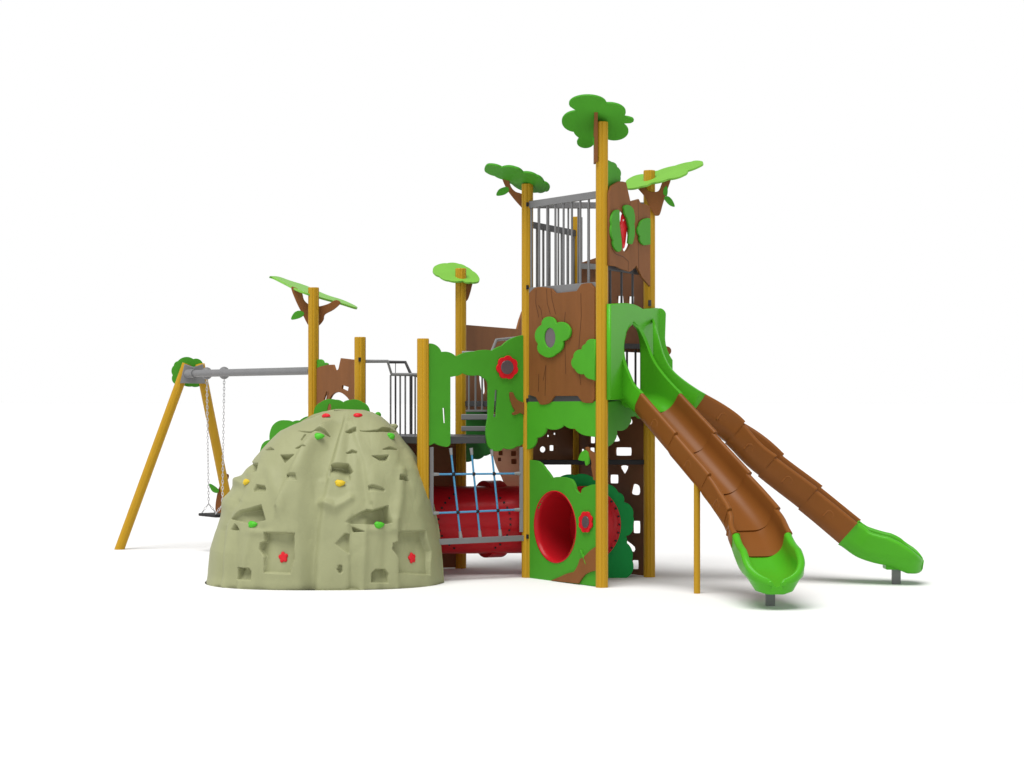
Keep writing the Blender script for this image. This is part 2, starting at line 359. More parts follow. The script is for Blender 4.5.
# ---- FA green board
fo, fn = vplane(PF, PA, .0)
gb = board('bush_board', fo, fn, [cloud([(427.5,446),(427.5,343.4,.0),(428.5,343.4,.28),(441,352,.22),(455.7,356.6,.12),(474,351.4,.1),(491.6,350.6,.08),(501.5,345.7,.12),(517,336.4,.1),(524.5,335.5),(524.5,441,.25),(516,446.5,.25),(503,448,.3),(492.8,450.5,.2),(486.8,443,.1),(487.7,417.5),(487.7,384,-.2),(483,378,-.1),(478,375.2,.15),(462,373,.15),(456,376,.0),(450,377),(450,444,.35),(443.5,446.4,.1),(434,443,.05)]),
    [(442.2,408),(444.2,408),(445,423),(443.2,423)], [(494.6,390),(496.8,390),(495.6,417),(493,417)]], .022, M['green'], T)
fo2, fn2 = vplane(PF, PA, .022)
r_ = board('flower_board', fo2, fn2, [flower(507.2,367.5,11,12,7,.13,.4)], .016, M['red'], T); r_['label'] = 'large red flower on the bush shaped green board'
board('flower_centre', *vplane(PF, PA, .034), [ellipse(507.2,367.3,6.1,7)], .012, M['smoke'], r_)
board('branch_board', *vplane(PF, PA, .018), [cloud(Z(z8b,(445,400,.3),(468,403,-.1),(495,448,-.1),(545,465,0),(545,545,0),(510,530,.1),(468,545,.3),(462,530,-.1),(482,518,.1),(455,465,.1)))], .014, M['brown'], gb)
# deck edge bars & net
def on(px, py, pl): return hit(px, py, *pl)
pl = vplane(PF, PA, -.005)
pb_ = vplane(PF, PA, -.06)
bevel(MB().bar(on(429,440.3,pb_), on(522,440.0,pb_), .05, .052).build('deck_rail', M['dgrey'], T))
nt = MB().bar(on(430,542.3,pl), on(524,538,pl), .045, .048).build('net_frame_bar', M['grey'], T); bevel(nt)
bevel(MB().bar(on(521.2,447,pl), on(521.2,532,pl), .033, .033).build('net_frame_bar', M['grey'], T))
bevel(MB().bar(on(431.6,447,pl), on(431.6,540,pl), .033, .033).build('net_frame_bar', M['grey'], T))
net = MB()
vert = [((450.7,449),(460.6,537)),((471.3,449),(480,536)),((491.6,450),(500.3,535))]
hor = [((433.4,474.3),(519,473.5)),((433.4,513.2),(519,509.6))]
root = None
for i,(a,b) in enumerate(vert+hor):
    q0, q1 = on(*a,pl), on(*b,pl)
    pts = [q0.lerp(q1,t/6)+V((0,-.012*math.sin(math.pi*t/6),0)) for t in range(7)]
    o = MB().tube(pts, .0088, 8).build('rope', M['rope'], T, True)
    for q, d in ((q0,(q1-q0).normalized()),(q1,(q0-q1).normalized())):
        MB().tube([q-d*.008,q+d*.05], [.017,.013], 10).build('rope_ferrule', M['mgrey'], o, True)
for (a,b) in vert:
    for (c,d) in hor:
        y = c[1]+(a[0]-c[0])/(d[0]-c[0])*(d[1]-c[1]); x = a[0]+(b[0]-a[0])*(y-a[1])/(b[1]-a[1])
        y = c[1]+(x-c[0])/(d[0]-c[0])*(d[1]-c[1])
        q = on(x,y,pl)+V((0,-.012,0)); MB().ell(q, .017,.017,.017,12,8).build('rope_knot', M['black'], T, True)

# ---- E to E2 brown board and stair
board('trunk_board', *vplane(PE, PE2, .0), [[(463,325),(467,325),(516.6,329),(519,320),(522,311.5),(530,306),(530,420),(463,420)], smooth([(478.4,374),(483.5,374),(485,386),(485,393),(481,393)],3)], .02, M['brown'], T)
for y, h in ((417,.05),(428.6,.045)):
    a = ground_pt(462,112); q0 = V((a.x, 16.95, CH-(y-HY)*16.95/F)); 
    bevel(MB().bar(q0, q0+V((.30,-.02,0)), .16, h).build('stair_tread', M['grey'], T), .006)
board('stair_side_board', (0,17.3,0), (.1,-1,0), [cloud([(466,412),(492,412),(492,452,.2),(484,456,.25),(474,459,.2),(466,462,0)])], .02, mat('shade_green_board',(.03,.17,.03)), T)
rs = rail(V((-.42,17.2,0)), V((-.12,17.2,0)), 1.45, .02, .02, a=0)
bars(V((-.42,17.2,0)), V((-.12,17.2,0)), 1.45, 1.86, 5, .009, 'grey', par=rs)
MB().tube([hp(462,352.5,17.2),hp(476,352.5,17.2)], .014, 10).build('handrail', M['mgrey'], T, True)
MB().tube([hp(490,356,17.0),hp(496.3,340,17.0),hp(516,338,17.3)], .014, 10).build('handrail', M['mgrey'], T, True)

# ---- G to E guard rail (rear of the low deck)
ge = vplane(PG, PE, .0)
hr = MB().tube([on(362,361.3,ge),on(387.6,361.3,ge),on(391.6,374.4,ge),on(418,374.6,ge),on(452,375.2,ge)], .016, 10).build('handrail', M['mgrey'], T, True, 60)
for x in (390.6,400.2,405.3,415.2,423,432,441,449): MB().tube([on(x,375,ge),on(x,437,ge)], .0085, 8).build('baluster', M['grey'], hr, True)
ge2 = vplane(PH, PE, -.1)
hr2 = MB().tube([on(388,362,ge2),on(405.4,362.2,ge2),on(411,374.6,ge2),on(418,376,ge2)], .015, 10).build('handrail', M['dgrey'], T, True, 60)
for x, r in ((395.5,.009),(411,.015)): MB().tube([on(x,375,ge2),on(x,437,ge2)], r, 8).build('baluster', M['dgrey'], hr2, True)
MB().tube([on(395.5,362.2,ge2),on(395.5,376,ge2)], .004, 6).build('baluster', M['dgrey'], hr2)
MB().bar(on(366,438.5,ge), on(452,438.5,ge), .05, .055).build('deck_rail', M['dgrey'], T)
board('back_board', *vplane(PG, PE, -.01), [[(366,441),(456,441),(456,500),(366,500)]], .02, M['dbrown'], T)
board('perforated_board', *vplane(PG, PE, -.01), [[(366,541),(455.5,541),(455.5,567.5),(366,568.5)]], .02, M['dbrown'], T)
# ---- G-H trunk board
board('trunk_board', *vplane(PG, PH, .0), [cloud(Z(z8a,(150,700),(150,238),(185,225),(240,212),(290,210),(305,255,-.3),(335,247),(355,155),(475,169),(475,700))),
   Z(z8a,(367,385),(422,402),(415,440),(362,415)), smooth(Z(z8a,(262,515),(280,470),(320,446),(370,456),(425,510),(395,535),(330,535)),3), Z(z8a,(232,440),(243,440),(228,510),(208,507))], .02, M['brown'], T,
   lines=[Z(z8a,[285,470],[262,510]), Z(z8a,[243,440],[228,510])])
board('leaf_board', *vplane(PG, PH, -.02), [cloud(Z(z8a,(150,245),(150,170,.1),(180,165,.3),(205,197,.3),(242,205,.1),(225,232)))], .018, M['green'], T)
# ---- bushes behind the rock
board('bush_board', (0,16.72,0), (-.05,-1,0), [cloud(Z(z8c,(370,230),(385,165,.25),(425,105,.2),(515,88,.15),(562,103,.15),(605,90,.2),(680,105,.25),(722,160),(722,230))), smooth(Z(z8c,(475,115),(488,120),(486,155),(466,155)),3)], .02, M['green'], T)
board('bush_board', (0,17.2,0), (-.5,-1,0), [cloud(Z(z8c,(55,430),(70,370,.25),(120,330,.1),(128,265,.3),(215,212,.12),(258,222,.2),(300,215,.15),(370,185),(370,430)))], .02, M['green'], T)
MB().ell(hp(378,415,16.5), .028,.02,.028).build('knob', M['leaf'], T, True)
# ---- tan curved climbing shell seen through the frame; backlight put into its colour
mb = MB(); vs=[]; fs=[]
shell = [(508,489),(500,474),(495,462),(492.5,450),(492,438)]
board('curved_climbing_board', (0,17.35,0), (.12,-1,0), [smooth([(509,490),(502,478),(495,462),(492.5,448),(493,430),(532,430),(532,490)],4), rr(500.5,453,2.2,2.4), rr(513.5,453.5,2.6,2.6), rr(499.5,459.5,1.8,1.9), rr(513.7,461.5,2.6,2.6)], .05, M['tan'], T)
board('back_board', (0,17.45,0), (.12,-1,0), [[(494,448),(524,448),(524,468),(498,468)]], .02, M['dbrown'], T)

# ---- tree canopies
def canopy(p, py, a, b, outline, m, dy=0, label=None):
    o = V((p.x, p.y+dy, CH+(HY-py)*(p.y+dy)/F)); n = V((-a,-b,1))
    c = board('canopy', o, n, [outline], .02, M[m], T, .003)
    if label: c['label'] = label
    return c
canopy(PH, 296, -.35, .08, smooth([(269.5,277),(273,278),(283,283),(300,291.5),(320,298),(340,303.5),(356,308.5),(355,306.5),(342,300.6),(326,295.5),(306,286.6),(290,281.5),(278,277.4)],4), 'lime')
c = canopy(PE, 278, -.15, .41, cloud(Z(z5b,(168,112,.3),(182,84,.12),(240,72,.12),(302,75,.12),(340,90,.1),(372,112,.15),(405,146,.4),(398,166,.1),(365,168,.15),(322,160,.12),(250,158,.15),(200,135,.2))), 'lime')
canopy(PC, 180, .33, .35, cloud(Z(z6,(636,441,.35),(636,407,.12),(700,384,.05),(760,370,.05),(830,350,.05),(895,334,.15),(942,333,.4),(938,345,.05),(882,368,.25),(868,384,.1),(800,402,.08),(735,418,.1),(688,433,.1))), 'lime')
canopy(PA, 184, -.32, -.26, cloud(Z(z6,(62,368,.45),(75,340,.12),(128,352,.15),(185,353,.15),(215,372,.15),(270,385,.2),(300,412,.2),(322,430,.5),(305,448,.2),(275,452,.1),(215,445,.1),(170,418,.1),(140,400,.1),(100,385,.1))), 'green', dy=.02)
def blobs(cx, cy, els, n=150):
    out = []
    for k in range(n):
        a = 2*math.pi*k/n; dx_, dy_ = math.cos(a), math.sin(a); best = 0
        for ex, ey, rx, ry in els:
            A = (dx_/rx)**2+(dy_/ry)**2; B = 2*((cx-ex)*dx_/rx**2+(cy-ey)*dy_/ry**2); C_ = ((cx-ex)/rx)**2+((cy-ey)/ry)**2-1
            D_ = B*B-4*A*C_
            if D_ > 0: best = max(best, (-B+math.sqrt(D_))/(2*A))
        out.append((cx+best*dx_, cy+best*dy_))
    return out
canopy(PB, 120, 0, -.72, Z(z6,*blobs(505,160,[(476,94,76,34),(562,128,68,37),(636,161,27,13),(583,205,58,37),(467,250,35,23),(430,166,59,42),(480,200,62,40)])), 'green', dy=.03)
def branch(pl, pts, leaf=(), nm='canopy_branch'):
    b = board(nm, *pl, [smooth(pts,4)], .02, M['brown'], T)
    for l in leaf: board('leaf', pl[0]+pl[1]*.004, pl[1], [smooth(l,4)], .016, M['green'], b)
hpn = V((-.1,-1,0)).normalized()
branch((PH+V((0,.065,0)), hpn), [(291.4,287),(301,291),(304,300),(310,305),(318,306.5),(328,304),(336,300),(340.5,303),(334,309.5),(325,314.6),(323.5,320),(319,325.5),(313,328),(308.5,325.5),(303,315),(296,301)], [[(291.2,319.4),(294,313),(299,310.6),(304,312.3),(303.4,315.7),(298,318.6)]])
branch((PA+V((0,.05,0)), hpn), Z(z6,(122,372),(150,385),(165,430),(185,452),(215,467),(225,530),(205,512),(175,478),(145,435)), [Z(z6,(107,467),(118,442),(150,432),(158,448),(138,464))])
branch((PC+V((0,-.065,0)), hpn), [(637,187),(643,186.3),(649.3,191.3),(658,191.3),(661.6,183.9),(664,177),(671.3,176.5),(667.8,188.8),(663,203.6),(660,214),(657,215.8),(654,214.5),(649.3,206),(644.3,196.2)], [Z(z6,(782,462),(783,440),(796,428),(800,450),(795,470)), Z(z6,(784,478),(800,470),(818,485),(828,512),(805,505))])
branch((PE+V((.04,-.0,0)), V((.3,-1,0)).normalized()), Z(z5b,(330,150),(368,165),(366,190),(357,225),(346,254),(335,252)))
bb = V((.95,-.3,0)).normalized()
MB().bar(hp(595.6,111,15.72), hp(595.6,163,15.72), .028, .16).build('canopy_branch', M['brown'], T)
board('leaf', (0,15.66,0), (0,-1,0), [smooth([(592.5,139),(594,137),(595.8,141),(594.6,149)],3)], .014, M['green'], T)

# ================================================================== SLIDES
def frames(path):
    out = []
    for i,p in enumerate(path):
        a = path[max(i-1,0)]; b = path[min(i+1,len(path)-1)]; t = (b-a).normalized()
        x = V((t.y,-t.x,0)).normalized()          # right hand side of the rider
        out.append((p, t, x, x.cross(t)))
    return out
def uprof(h, w=.47, rim=.022, k=1.0, nose=0):
    """closed U profile: inner trough, rolled rim, outer wall"""
    W = w/2*k; r = min(rim, W*.3)
    inner = []
    rad = min(.13, h*.7+.02, (W-2*r)*.95)
    for j in range(9):
        a = math.pi/2*j/8
        inner.append((W-2*r-rad+rad*math.sin(a), rad-rad*math.cos(a)))
    right = inner+[(W-2*r, max(h-.012,rad+.002))]
    for j in range(1,7):
        a = math.pi*j/6
        right.append((W-r-r*math.cos(a), h-.012+r*.9*math.sin(a)+.002))
    right += [(W-.003, h-.02 if h > .05 else h*.5), (W-.006, min(.09,h*.45)), (W-.032, min(.03,h*.2)), (W*.64, -.016-nose*.8), (W*.36, -.024-nose)]
    left = [(-x,y) for x,y in right[::-1]]
    return left+right
def sweep(name, fr, prof, m, p, caps=True):
    v = []; n = len(prof[0])
    for (c,t,x,u), pr in zip(fr, prof): v += [c+x*a+u*b for a,b in pr]
    f = []
    for i in range(len(fr)-1):
        for k in range(n): f.append((i*n+k, i*n+(k+1)%n, (i+1)*n+(k+1)%n, (i+1)*n+k))
    if caps:
        # cap strips across the wall thickness
        for base in (0,(len(fr)-1)*n):
            h = n//2; 
            f.append(tuple(base+k for k in range(n)))
    o = obj(name, v, f, m, p, True, 48); return o
RING = []
def px_of(p): return (CX+F*p.x/p.y, HY-F*(p.z-CH)/p.y)
def slide(loc, label, floor, straight_to, n_sec, exit_pts, head_pts, foot, tip_w, headw, hclose, mouth_dir, drop):
    S = thing('slide', loc, label, 'slide', 'brown and green slides descending from the tower')
    F1 = cat(floor, 16); fr = frames(F1); H_ = .205
    N_ = len(F1)
    cuts = [round(i*(N_-1)/n_sec) for i in range(n_sec+1)]
    for i in range(n_sec):
        a, b = cuts[i], cuts[i+1]
        seg = fr[a:b+1]
        prof = []; ns = []
        for j in range(len(seg)):
            t = j/(len(seg)-1); k = .982+.026*t
            prof.append(uprof(H_+.008*t, k=k)); c_,t_,x_,u_ = seg[j]; ns.append((c_+u_*.012*t,t_,x_,u_))
        seg = ns
        if i > 0:
            seg = [(seg[0][0]-seg[0][1]*.012,)+seg[0][1:]]+seg; prof = [uprof(H_-.002, k=.975)]+prof
        o = sweep('chute_section', seg, prof, M['sbrown'], S)
        # moulded ribs and pads on the outer walls
        for sgn in (-1,1):
            mb = MB(); c,t,x,u = seg[int(len(seg)*.55)]
            q = c+x*sgn*(.2235)+u*.115
            mb.tube([q+t*-.035+u*-.035, q+t*-.035+u*.02, q+t*-.015+u*.04, q+t*.02+u*.035, q+t*.03+u*.0], .009, 8)
            mb.build('moulded_rib', M['sbrown'], o, True)
    # exit scoop
    E0 = cat([floor[-1]]+exit_pts, 24); acc = [0]
    for j in range(1,len(E0)): acc.append(acc[-1]+(E0[j]-E0[j-1]).length)
    E_ = []; ts = []
    for i in range(53):
        t = math.sin(math.pi/2*i/52); ts.append(t); d = t*acc[-1]; j = max(1, next((k for k in range(len(acc)) if acc[k] >= d-1e-9), len(acc)-1))
        q = (d-acc[j-1])/max(1e-9, acc[j]-acc[j-1]); E_.append(E0[j-1].lerp(E0[j], q))
    E_ = E_[:-1]; ts = ts[:-1]; fe = frames(E_); fe[0] = (fe[0][0], fr[-1][1], fr[-1][2], fr[-1][3]); prof = []
    for t in ts:
        q = max(0,(t-.55)/.45); h = .028+(H_-.020)*(1-q**1.6)
        q2 = max(0,(t-.70)/.30); w = (.46+.012*math.sin(math.pi*t))*max(.30, math.sqrt(max(0,1-q2**2.7)))
        n_ = .055*(max(0,min(1,(t-.62)/.2)))*math.sqrt(max(0,1-q2**6))
        prof.append(uprof(h, w=w, rim=.029, nose=n_))
    ex = sweep('exit_section', fe, prof, M['sgreen'], S)
    # head: arch that opens into the trough
    Hd = cat(head_pts+[floor[0]], 12); fh = frames(Hd); fh[-1] = fr[0]; vs=[]; n=25
    for j in range(len(fh)):
        s = min(1, j/(len(fh)-1)*1.3); c,t,x,u = fh[j]; x = (mouth_dir*(1-s)+fr[0][2]*s).normalized(); fh[j] = (c, t, x, u)
    for j,(c,t,x,u) in enumerate(fh):
        s = j/(len(fh)-1)
        hh = H_+.01+(hclose-H_)*min(1,(1.06*(1-s)))**drop
        u2 = (V((0,0,1))*(1-s)+u*s).normalized()
        W = headw/2*(1-s)+.212*s
        side = []
        for k in range(n):
            q = k/(n-1)
            if q < .45: 
                a = q/.45*math.pi/2; rad = .11; side.append((W-rad+rad*math.sin(a), rad-rad*math.cos(a)))
            else:
                y = .11+(hh-.11)*(q-.45)/.55
                top = hclose; yc = top-.24
                w = W if y < yc else W*math.sqrt(max(0,1-((y-yc)/.243)**2))
                side.append((w, y))
        row = [(-a,b) for a,b in side[::-1]]+side
        if j == 0: RING.clear(); RING.extend(c+x*a*1.0+u2*b for a,b in row)
        vs += [c+x*a+u2*b for a,b in row]
    fs=[]; nn_=2*n
    for j in range(len(fh)-1):
        for k in range(nn_-1): fs.append((j*nn_+k,j*nn_+k+1,(j+1)*nn_+k+1,(j+1)*nn_+k))
    hd = obj('slide_head', vs, fs, M['sgreen'], S, True, 70)
    md = hd.modifiers.new('s','SOLIDIFY'); md.thickness = .034; md.offset = 0; bevel(hd,.012,3)
    f_ = MB(); f_.bar(V((foot.x,foot.y,0)), V((foot.x,foot.y,.2)), .07, .05)
    bevel(f_.build('foot_post', M['grey'], S))
    bevel(MB().bar(V((foot.x,foot.y,.125)), V((foot.x,foot.y,.2)), .20,.16).build('foot_bracket', M['sgreen'], S), .01)
    return S
tb_ = vplane(PB,PC,0)[1]
m1 = PB.lerp(PC,.46)+tb_*.07; bcd = (PC-PB).normalized()
S1 = slide((1.5,15.2,0), 'curved brown and green slide with thin yellow prop, its scoop end nearest the viewer',
   [V((1.17,15.93,1.435)), V((1.37,15.655,1.17)), V((1.565,15.385,.91)), V((1.745,15.12,.665)), V((1.865,14.86,.47)), V((1.90,14.62,.335))], 0, 4,
   [V((1.915,14.45,.262)), V((1.93,14.28,.222)), V((1.938,14.14,.208)), V((1.942,14.03,.195)), V((1.944,13.93,.178))],
   [V((m1.x,m1.y,1.50)), V((m1.x,m1.y,1.50)).lerp(V((1.17,15.93,1.435)),.45)+V((0,0,.025))], V((1.943,14.30,0)), .5, .44, .70, -bcd, 2.7)
ring1 = [px_of(p) for p in RING]
prop = MB().tube([(1.481,15.21,0),(1.481,15.21,.93)], .026, 20).build('prop_post', M['post'], S1, True)
S2 = slide((2.4,16.2,0), 'straight slide running to the right, brown trough with green end farthest right',
   [V((1.51,16.36,1.425)), V((1.86,16.375,1.185)), V((2.15,16.29,.905)), V((2.475,16.20,.63)), V((2.79,16.12,.345))], 0, 4,
   [V((2.93,16.095,.250)), V((3.10,16.05,.195)), V((3.25,16.01,.178)), V((3.36,15.985,.172)), V((3.455,15.962,.158))],
   [V((1.215,16.50,1.50)), V((1.37,16.42,1.50))], V((3.235,16.0,0)), .5, .42, .74, V((0,-1,0)), 3.6)
# head panel of the first slide
hb = board('head_panel', *vplane(PB, PC, .07), [cloud([(608.5,400,0),(608.5,304,.0),(622,303,.05),(632,304.3,.08),(641,309),(656,308,.3),(660,314,0),(655,400,0)]), ring1], .04, M['sgreen'], S1, .008)
board('head_panel', (1.24,16.62,0), (.35,-1,0), [cloud([(645,400),(645,308.5,0),(660,308.3,.25),(665.3,314,0),(664.5,338,-.12),(672,360),(672,400)])], .05, M['sgreen'], S2, .012)
MB().tube([hp(663.5,350,16.8),hp(667,351,16.7)], .04, 16).build('head_knob', M['brown'], S2, True)

# ================================================================== CLIMBING ROCK
RK = thing('climbing_rock', (-1.55,16.0,0), 'big moulded beige climbing dome with hollows and coloured holds in front of the low deck', 'climbing rock')
sil = np.array([(0,590,206,445.5),(0,581,207,445),(0,568,208.5,444),(0,551,210.5,442),(0,535,214.5,440),(0,527,217,438.6),(0,505,223.5,433),(0,499,225.5,431),(0,480,236.5,425),(0,469,245,420.5),(0,458,252,415),(0,446,264,407),(0,440,270,402),(0,431,280,395),(0,423,296.6,386.6),(0,417,310,379.6),(0,413,321,371),(0,410.6,334,363)], float)
NR, NA = 430, 620
t = np.linspace(0,1,NR)
yy = 590 - (590-410.3)*(1-(1-t)**1.35)          # finer rows near the crown
zz = (HY-yy)/(F/15.9)+CH; zz[0] = 0.0
zz = np.maximum(0, zz)
ys = sil[::-1,1]
XL = (np.interp(yy, ys, sil[::-1,2])-CX)/(F/16.25); XR = (np.interp(yy, ys, sil[::-1,3])-CX)/(F/16.12)
h = np.clip(zz/1.463,0,1)
ZF = 16.25-.80*np.sqrt(np.clip(1-h**2.3,0,1))
ang = np.linspace(math.radians(-50), math.radians(230), NA)
ca, sa = np.cos(ang), np.sin(ang)
e = 2/2.5
cxm = ((XL+XR)/2)[:,None]; hw = ((XR-XL)/2)[:,None]; dz = (16.33-ZF)[:,None]
Xr = cxm+hw*np.sign(ca)*np.abs(ca)**e; Yr = 16.33-dz*np.sign(sa)*np.abs(sa)**e
Zr = np.repeat(zz[:,None], NA, 1)
nx, ny = .832, .554
d = (Xr-(-.754))*nx+(Yr-16.10)*ny-.17
pen = np.maximum(d,0); Xr -= pen*nx; Yr -= pen*ny
base = np.stack([Xr,Yr,Zr],-1)
# normals of the base form
def normals(P):
    du = np.gradient(P,axis=1); dv = np.gradient(P,axis=0); n = np.cross(du,dv); l = np.linalg.norm(n,axis=-1,keepdims=True); n = n/np.maximum(l,1e-9)
    n *= np.where((n[...,1:2]*-1+ .3*n[...,2:3]*0 + (P[...,0:1]+1.5)*n[...,0:1])>0,1,-1); return n
nrm = normals(base)
for _ in range(3): nrm[:,1:-1] = (nrm[:,:-2]+nrm[:,1:-1]*2+nrm[:,2:])/4
nrm /= np.linalg.norm(nrm,axis=-1,keepdims=True)
U = CX+F*base[...,0]/base[...,1]; W_ = HY-F*(base[...,2]-CH)/base[...,1]
front = np.clip((-nrm[...,1]+.25)*2.2,0,1)
D = np.zeros_like(U)
def sdf(poly, U, W):
    """negative inside"""
    poly = np.array(poly,float); dist = np.full(U.shape,1e9); ins = np.zeros(U.shape,bool)
    for i in range(len(poly)):
        a, b = poly[i], poly[(i+1)%len(poly)]
        ex, ey = b-a; wx, wy = U-a[0], W-a[1]
        tt_ = np.clip((wx*ex+wy*ey)/(ex*ex+ey*ey),0,1); dist = np.minimum(dist, np.hypot(wx-ex*tt_, wy-ey*tt_))
        c = ((a[1]>W)!=(b[1]>W)) & (U < (b[0]-a[0])*(W-a[1])/(b[1]-a[1]+1e-12)+a[0]); ins ^= c
    return np.where(ins,-dist,dist)
def rec(poly, depth, soft=1.2, taper=None):
    """hollow with a firm edge; taper=(x0,y0,x1,y1) fades the depth from full at the first point to nothing at the second"""
    global D
    xs=[p[0] for p in poly]; ys_=[p[1] for p in poly]
    m_ = (U>min(xs)-6)&(U<max(xs)+6)&(W_>min(ys_)-6)&(W_<max(ys_)+6)&(front>0)
    if not m_.any(): return
    u, w = U[m_], W_[m_]; s = sdf(poly,u,w); k = np.clip(.5-s/soft,0,1); k = k*k*(3-2*k)
    if taper:
        x0,y0,x1,y1 = taper; L2 = (x1-x0)**2+(y1-y0)**2
        g_ = np.clip(1-((u-x0)*(x1-x0)+(w-y0)*(y1-y0))/L2,0,1); k = k*g_
    D[m_] -= 1.5*depth*k*front[m_]
def bump(x,y,rx,ry,a,rot=0):
    global D
    c,s_ = math.cos(rot),math.sin(rot); u=(U-x)*c+(W_-y)*s_; w=-(U-x)*s_+(W_-y)*c
    D += a*np.exp(-(u/rx)**2-(w/ry)**2)*front
def groove(pts, wid, a, side=0):
    """soft valley (a<0) or ridge along a polyline; side shades it to one side only"""
    global D
    best = np.full(U.shape,1e9); sg = np.zeros_like(U)
    for p,q in zip(pts,pts[1:]):
        ex,ey=q[0]-p[0],q[1]-p[1]; wx,wy=U-p[0],W_-p[1]; tt_=np.clip((wx*ex+wy*ey)/(ex*ex+ey*ey),0,1)
        dd=np.hypot(wx-ex*tt_,wy-ey*tt_); sgn=np.sign(wx*ey-wy*ex); upd=dd<best; best=np.where(upd,dd,best); sg=np.where(upd,sgn,sg)
    k = np.exp(-(best/wid)**2)
    if side:
        sw = 3.0; far = np.where(sg*side>0, np.exp(-(best/wid)**2), np.exp(-(best/sw)**2)); k = far
    D += 1.55*a*k*front
q3 = (3.657,190,390); q3b = (3.657,310,390); q6 = (5.486,200,460); q7 = (5.486,320,460)
# main folds between the moulded panels
groove([(345,402),(337,430),(326,470),(317,520),(313,560),(312,592)], 17, -.042, side=-1)
groove([(353,405),(349,440),(345,480)], 6, -.016); groove([(358,404),(362,440),(368,500)], 7, -.010)
groove([(322,425),(305,445),(286,485),(278,505)], 9, .022, side=1); groove([(352,420),(366,460),(372,500)], 8, .014, side=1); groove([(238,500),(226,525),(222,590)], 6, .016, side=1); groove([(303,470),(296,510),(300,590)], 9, .014)
groove([(236,500),(222,530),(218,590)], 4, -.014,side=1); groove([(233,520),(231,590)], 5, -.012)
groove([(250,530),(243,560),(238,590)], 4, .012); groove([(262,530),(258,590)], 5,-.008)
groove([(352,520),(352,590)], 5, -.012,side=1); groove([(366,520),(362,590)], 4, .010); groove([(388,530),(384,590)],5,-.010)
groove([(403,470),(400,500),(394,528)], 5,.014); groove([(412,450),(420,500),(430,590)], 7,.008); groove([(396,520),(398,590)],4,.008)
groove([(258,440),(243,470),(236,500)],6,-.012); groove([(268,470),(280,500),(284,530)],6,.012)
groove([(395,420),(404,450),(408,480)],6,-.010); groove([(328,415),(310,440),(296,470)],7,.012)
groove([(322,502),(335,508),(350,498)],4,.018); groove([(322,480),(321,500)],4,.012)
def dual(pts, depth, **k):
    rec(pts, depth, **k)
# hollows of the left panel
rec(Z(q6,(345,395),(515,400),(512,500),(512,545),(490,625),(345,618),(345,530),(318,490),(322,455),(345,445)), .055, taper=(282,520,300,620))
rec(Z(q6,(195,590),(260,595),(270,612),(268,660),(192,655)), .06, taper=(236,566,244,590))
rec(Z(q6,(155,320),(215,275),(325,243),(350,325),(255,345)), .075, taper=(258,505,228,528))
rec(Z(q6,(160,380),(175,347),(198,378)), .03)
rec(Z(q6,(285,155),(300,128),(345,135),(355,155),(348,166),(285,166)), .035, taper=(262,482,262,497))
rec(Z(q6,(475,78),(525,80),(532,112),(475,115)), .03, taper=(292,472,292,486))
rec(Z(q6,(240,60),(270,5),(305,8),(298,50),(262,68)), .035)
rec(Z(q3,(330,235),(378,235),(345,262)), .035, soft=1.5)
rec(Z(q3,(385,212),(402,202),(425,212)), .02); rec(Z(q3,(270,215),(290,205),(305,215)), .02)
rec(Z(q8:= (6.02,250,385),(290,268),(370,268),(395,255),(450,258),(480,278),(380,280)), .032)
rec(Z(q8,(305,325),(325,288),(335,290),(310,328)), .015)
# hollows of the right panel
rec(Z(q8,(575,270),(605,248),(640,245),(640,272)), .03); rec(Z(q8,(665,268),(770,268),(800,255),(850,258),(882,278),(770,278)), .032)
rec(Z(q8,(580,395),(615,375),(645,390),(645,398)), .02); rec(Z(q8,(805,382),(850,365),(895,382)), .02)
rec(Z(q8,(740,420),(838,418),(832,448),(800,460)), .035, taper=(386,455,386,464))
rec(Z(q8,(468,548),(490,468),(590,462),(605,490),(618,515),(600,530),(605,568),(540,565)), .065, taper=(340,464,338,480))
rec(Z(q7,(268,140),(290,135),(345,150),(358,160),(355,172),(270,172)), .035, taper=(375,482,375,495))
rec(Z(q7,(440,80),(485,82),(498,110),(438,108)), .03)
rec(Z(q7,(128,345),(200,300),(260,270),(290,275),(375,250),(392,345),(255,352)), .08, taper=(382,508,346,526))
rec(Z(q7,(178,365),(240,392),(185,395)), .03)
rec(Z(q7,(85,460),(140,402),(160,405),(160,515),(140,500)), .035, taper=(348,540,334,548))
rec(Z(q7,(95,600),(105,575),(120,580),(122,610),(108,625)), .025)
rec(Z(q7,(432,390),(585,385),(590,430),(610,500),(600,560),(600,630),(440,620),(440,540),(405,490),(408,455),(435,445)), .055, taper=(398,520,418,618))
rec(Z(q7,(288,620),(310,600),(360,600),(378,625),(378,675),(286,672)), .06, taper=(380,566,386,592))
bump(236,480,7,5,.05); bump(221,500,7,10,.04); bump(246,470,6,5,.02); bump(330,503,10,5,.022); bump(260,532,14,4,.014); bump(378,530,14,4,.014)
bump(292,395+20,14,5,.008); bump(255,590-4,60,5,.006); bump(215,585,14,6,.014)
rng = np.random.RandomState(3)
for _ in range(60):
    bump(rng.uniform(205,445), rng.uniform(410,590), rng.uniform(6,18), rng.uniform(10,34), rng.uniform(-.006,.007), rng.uniform(-.4,.4))
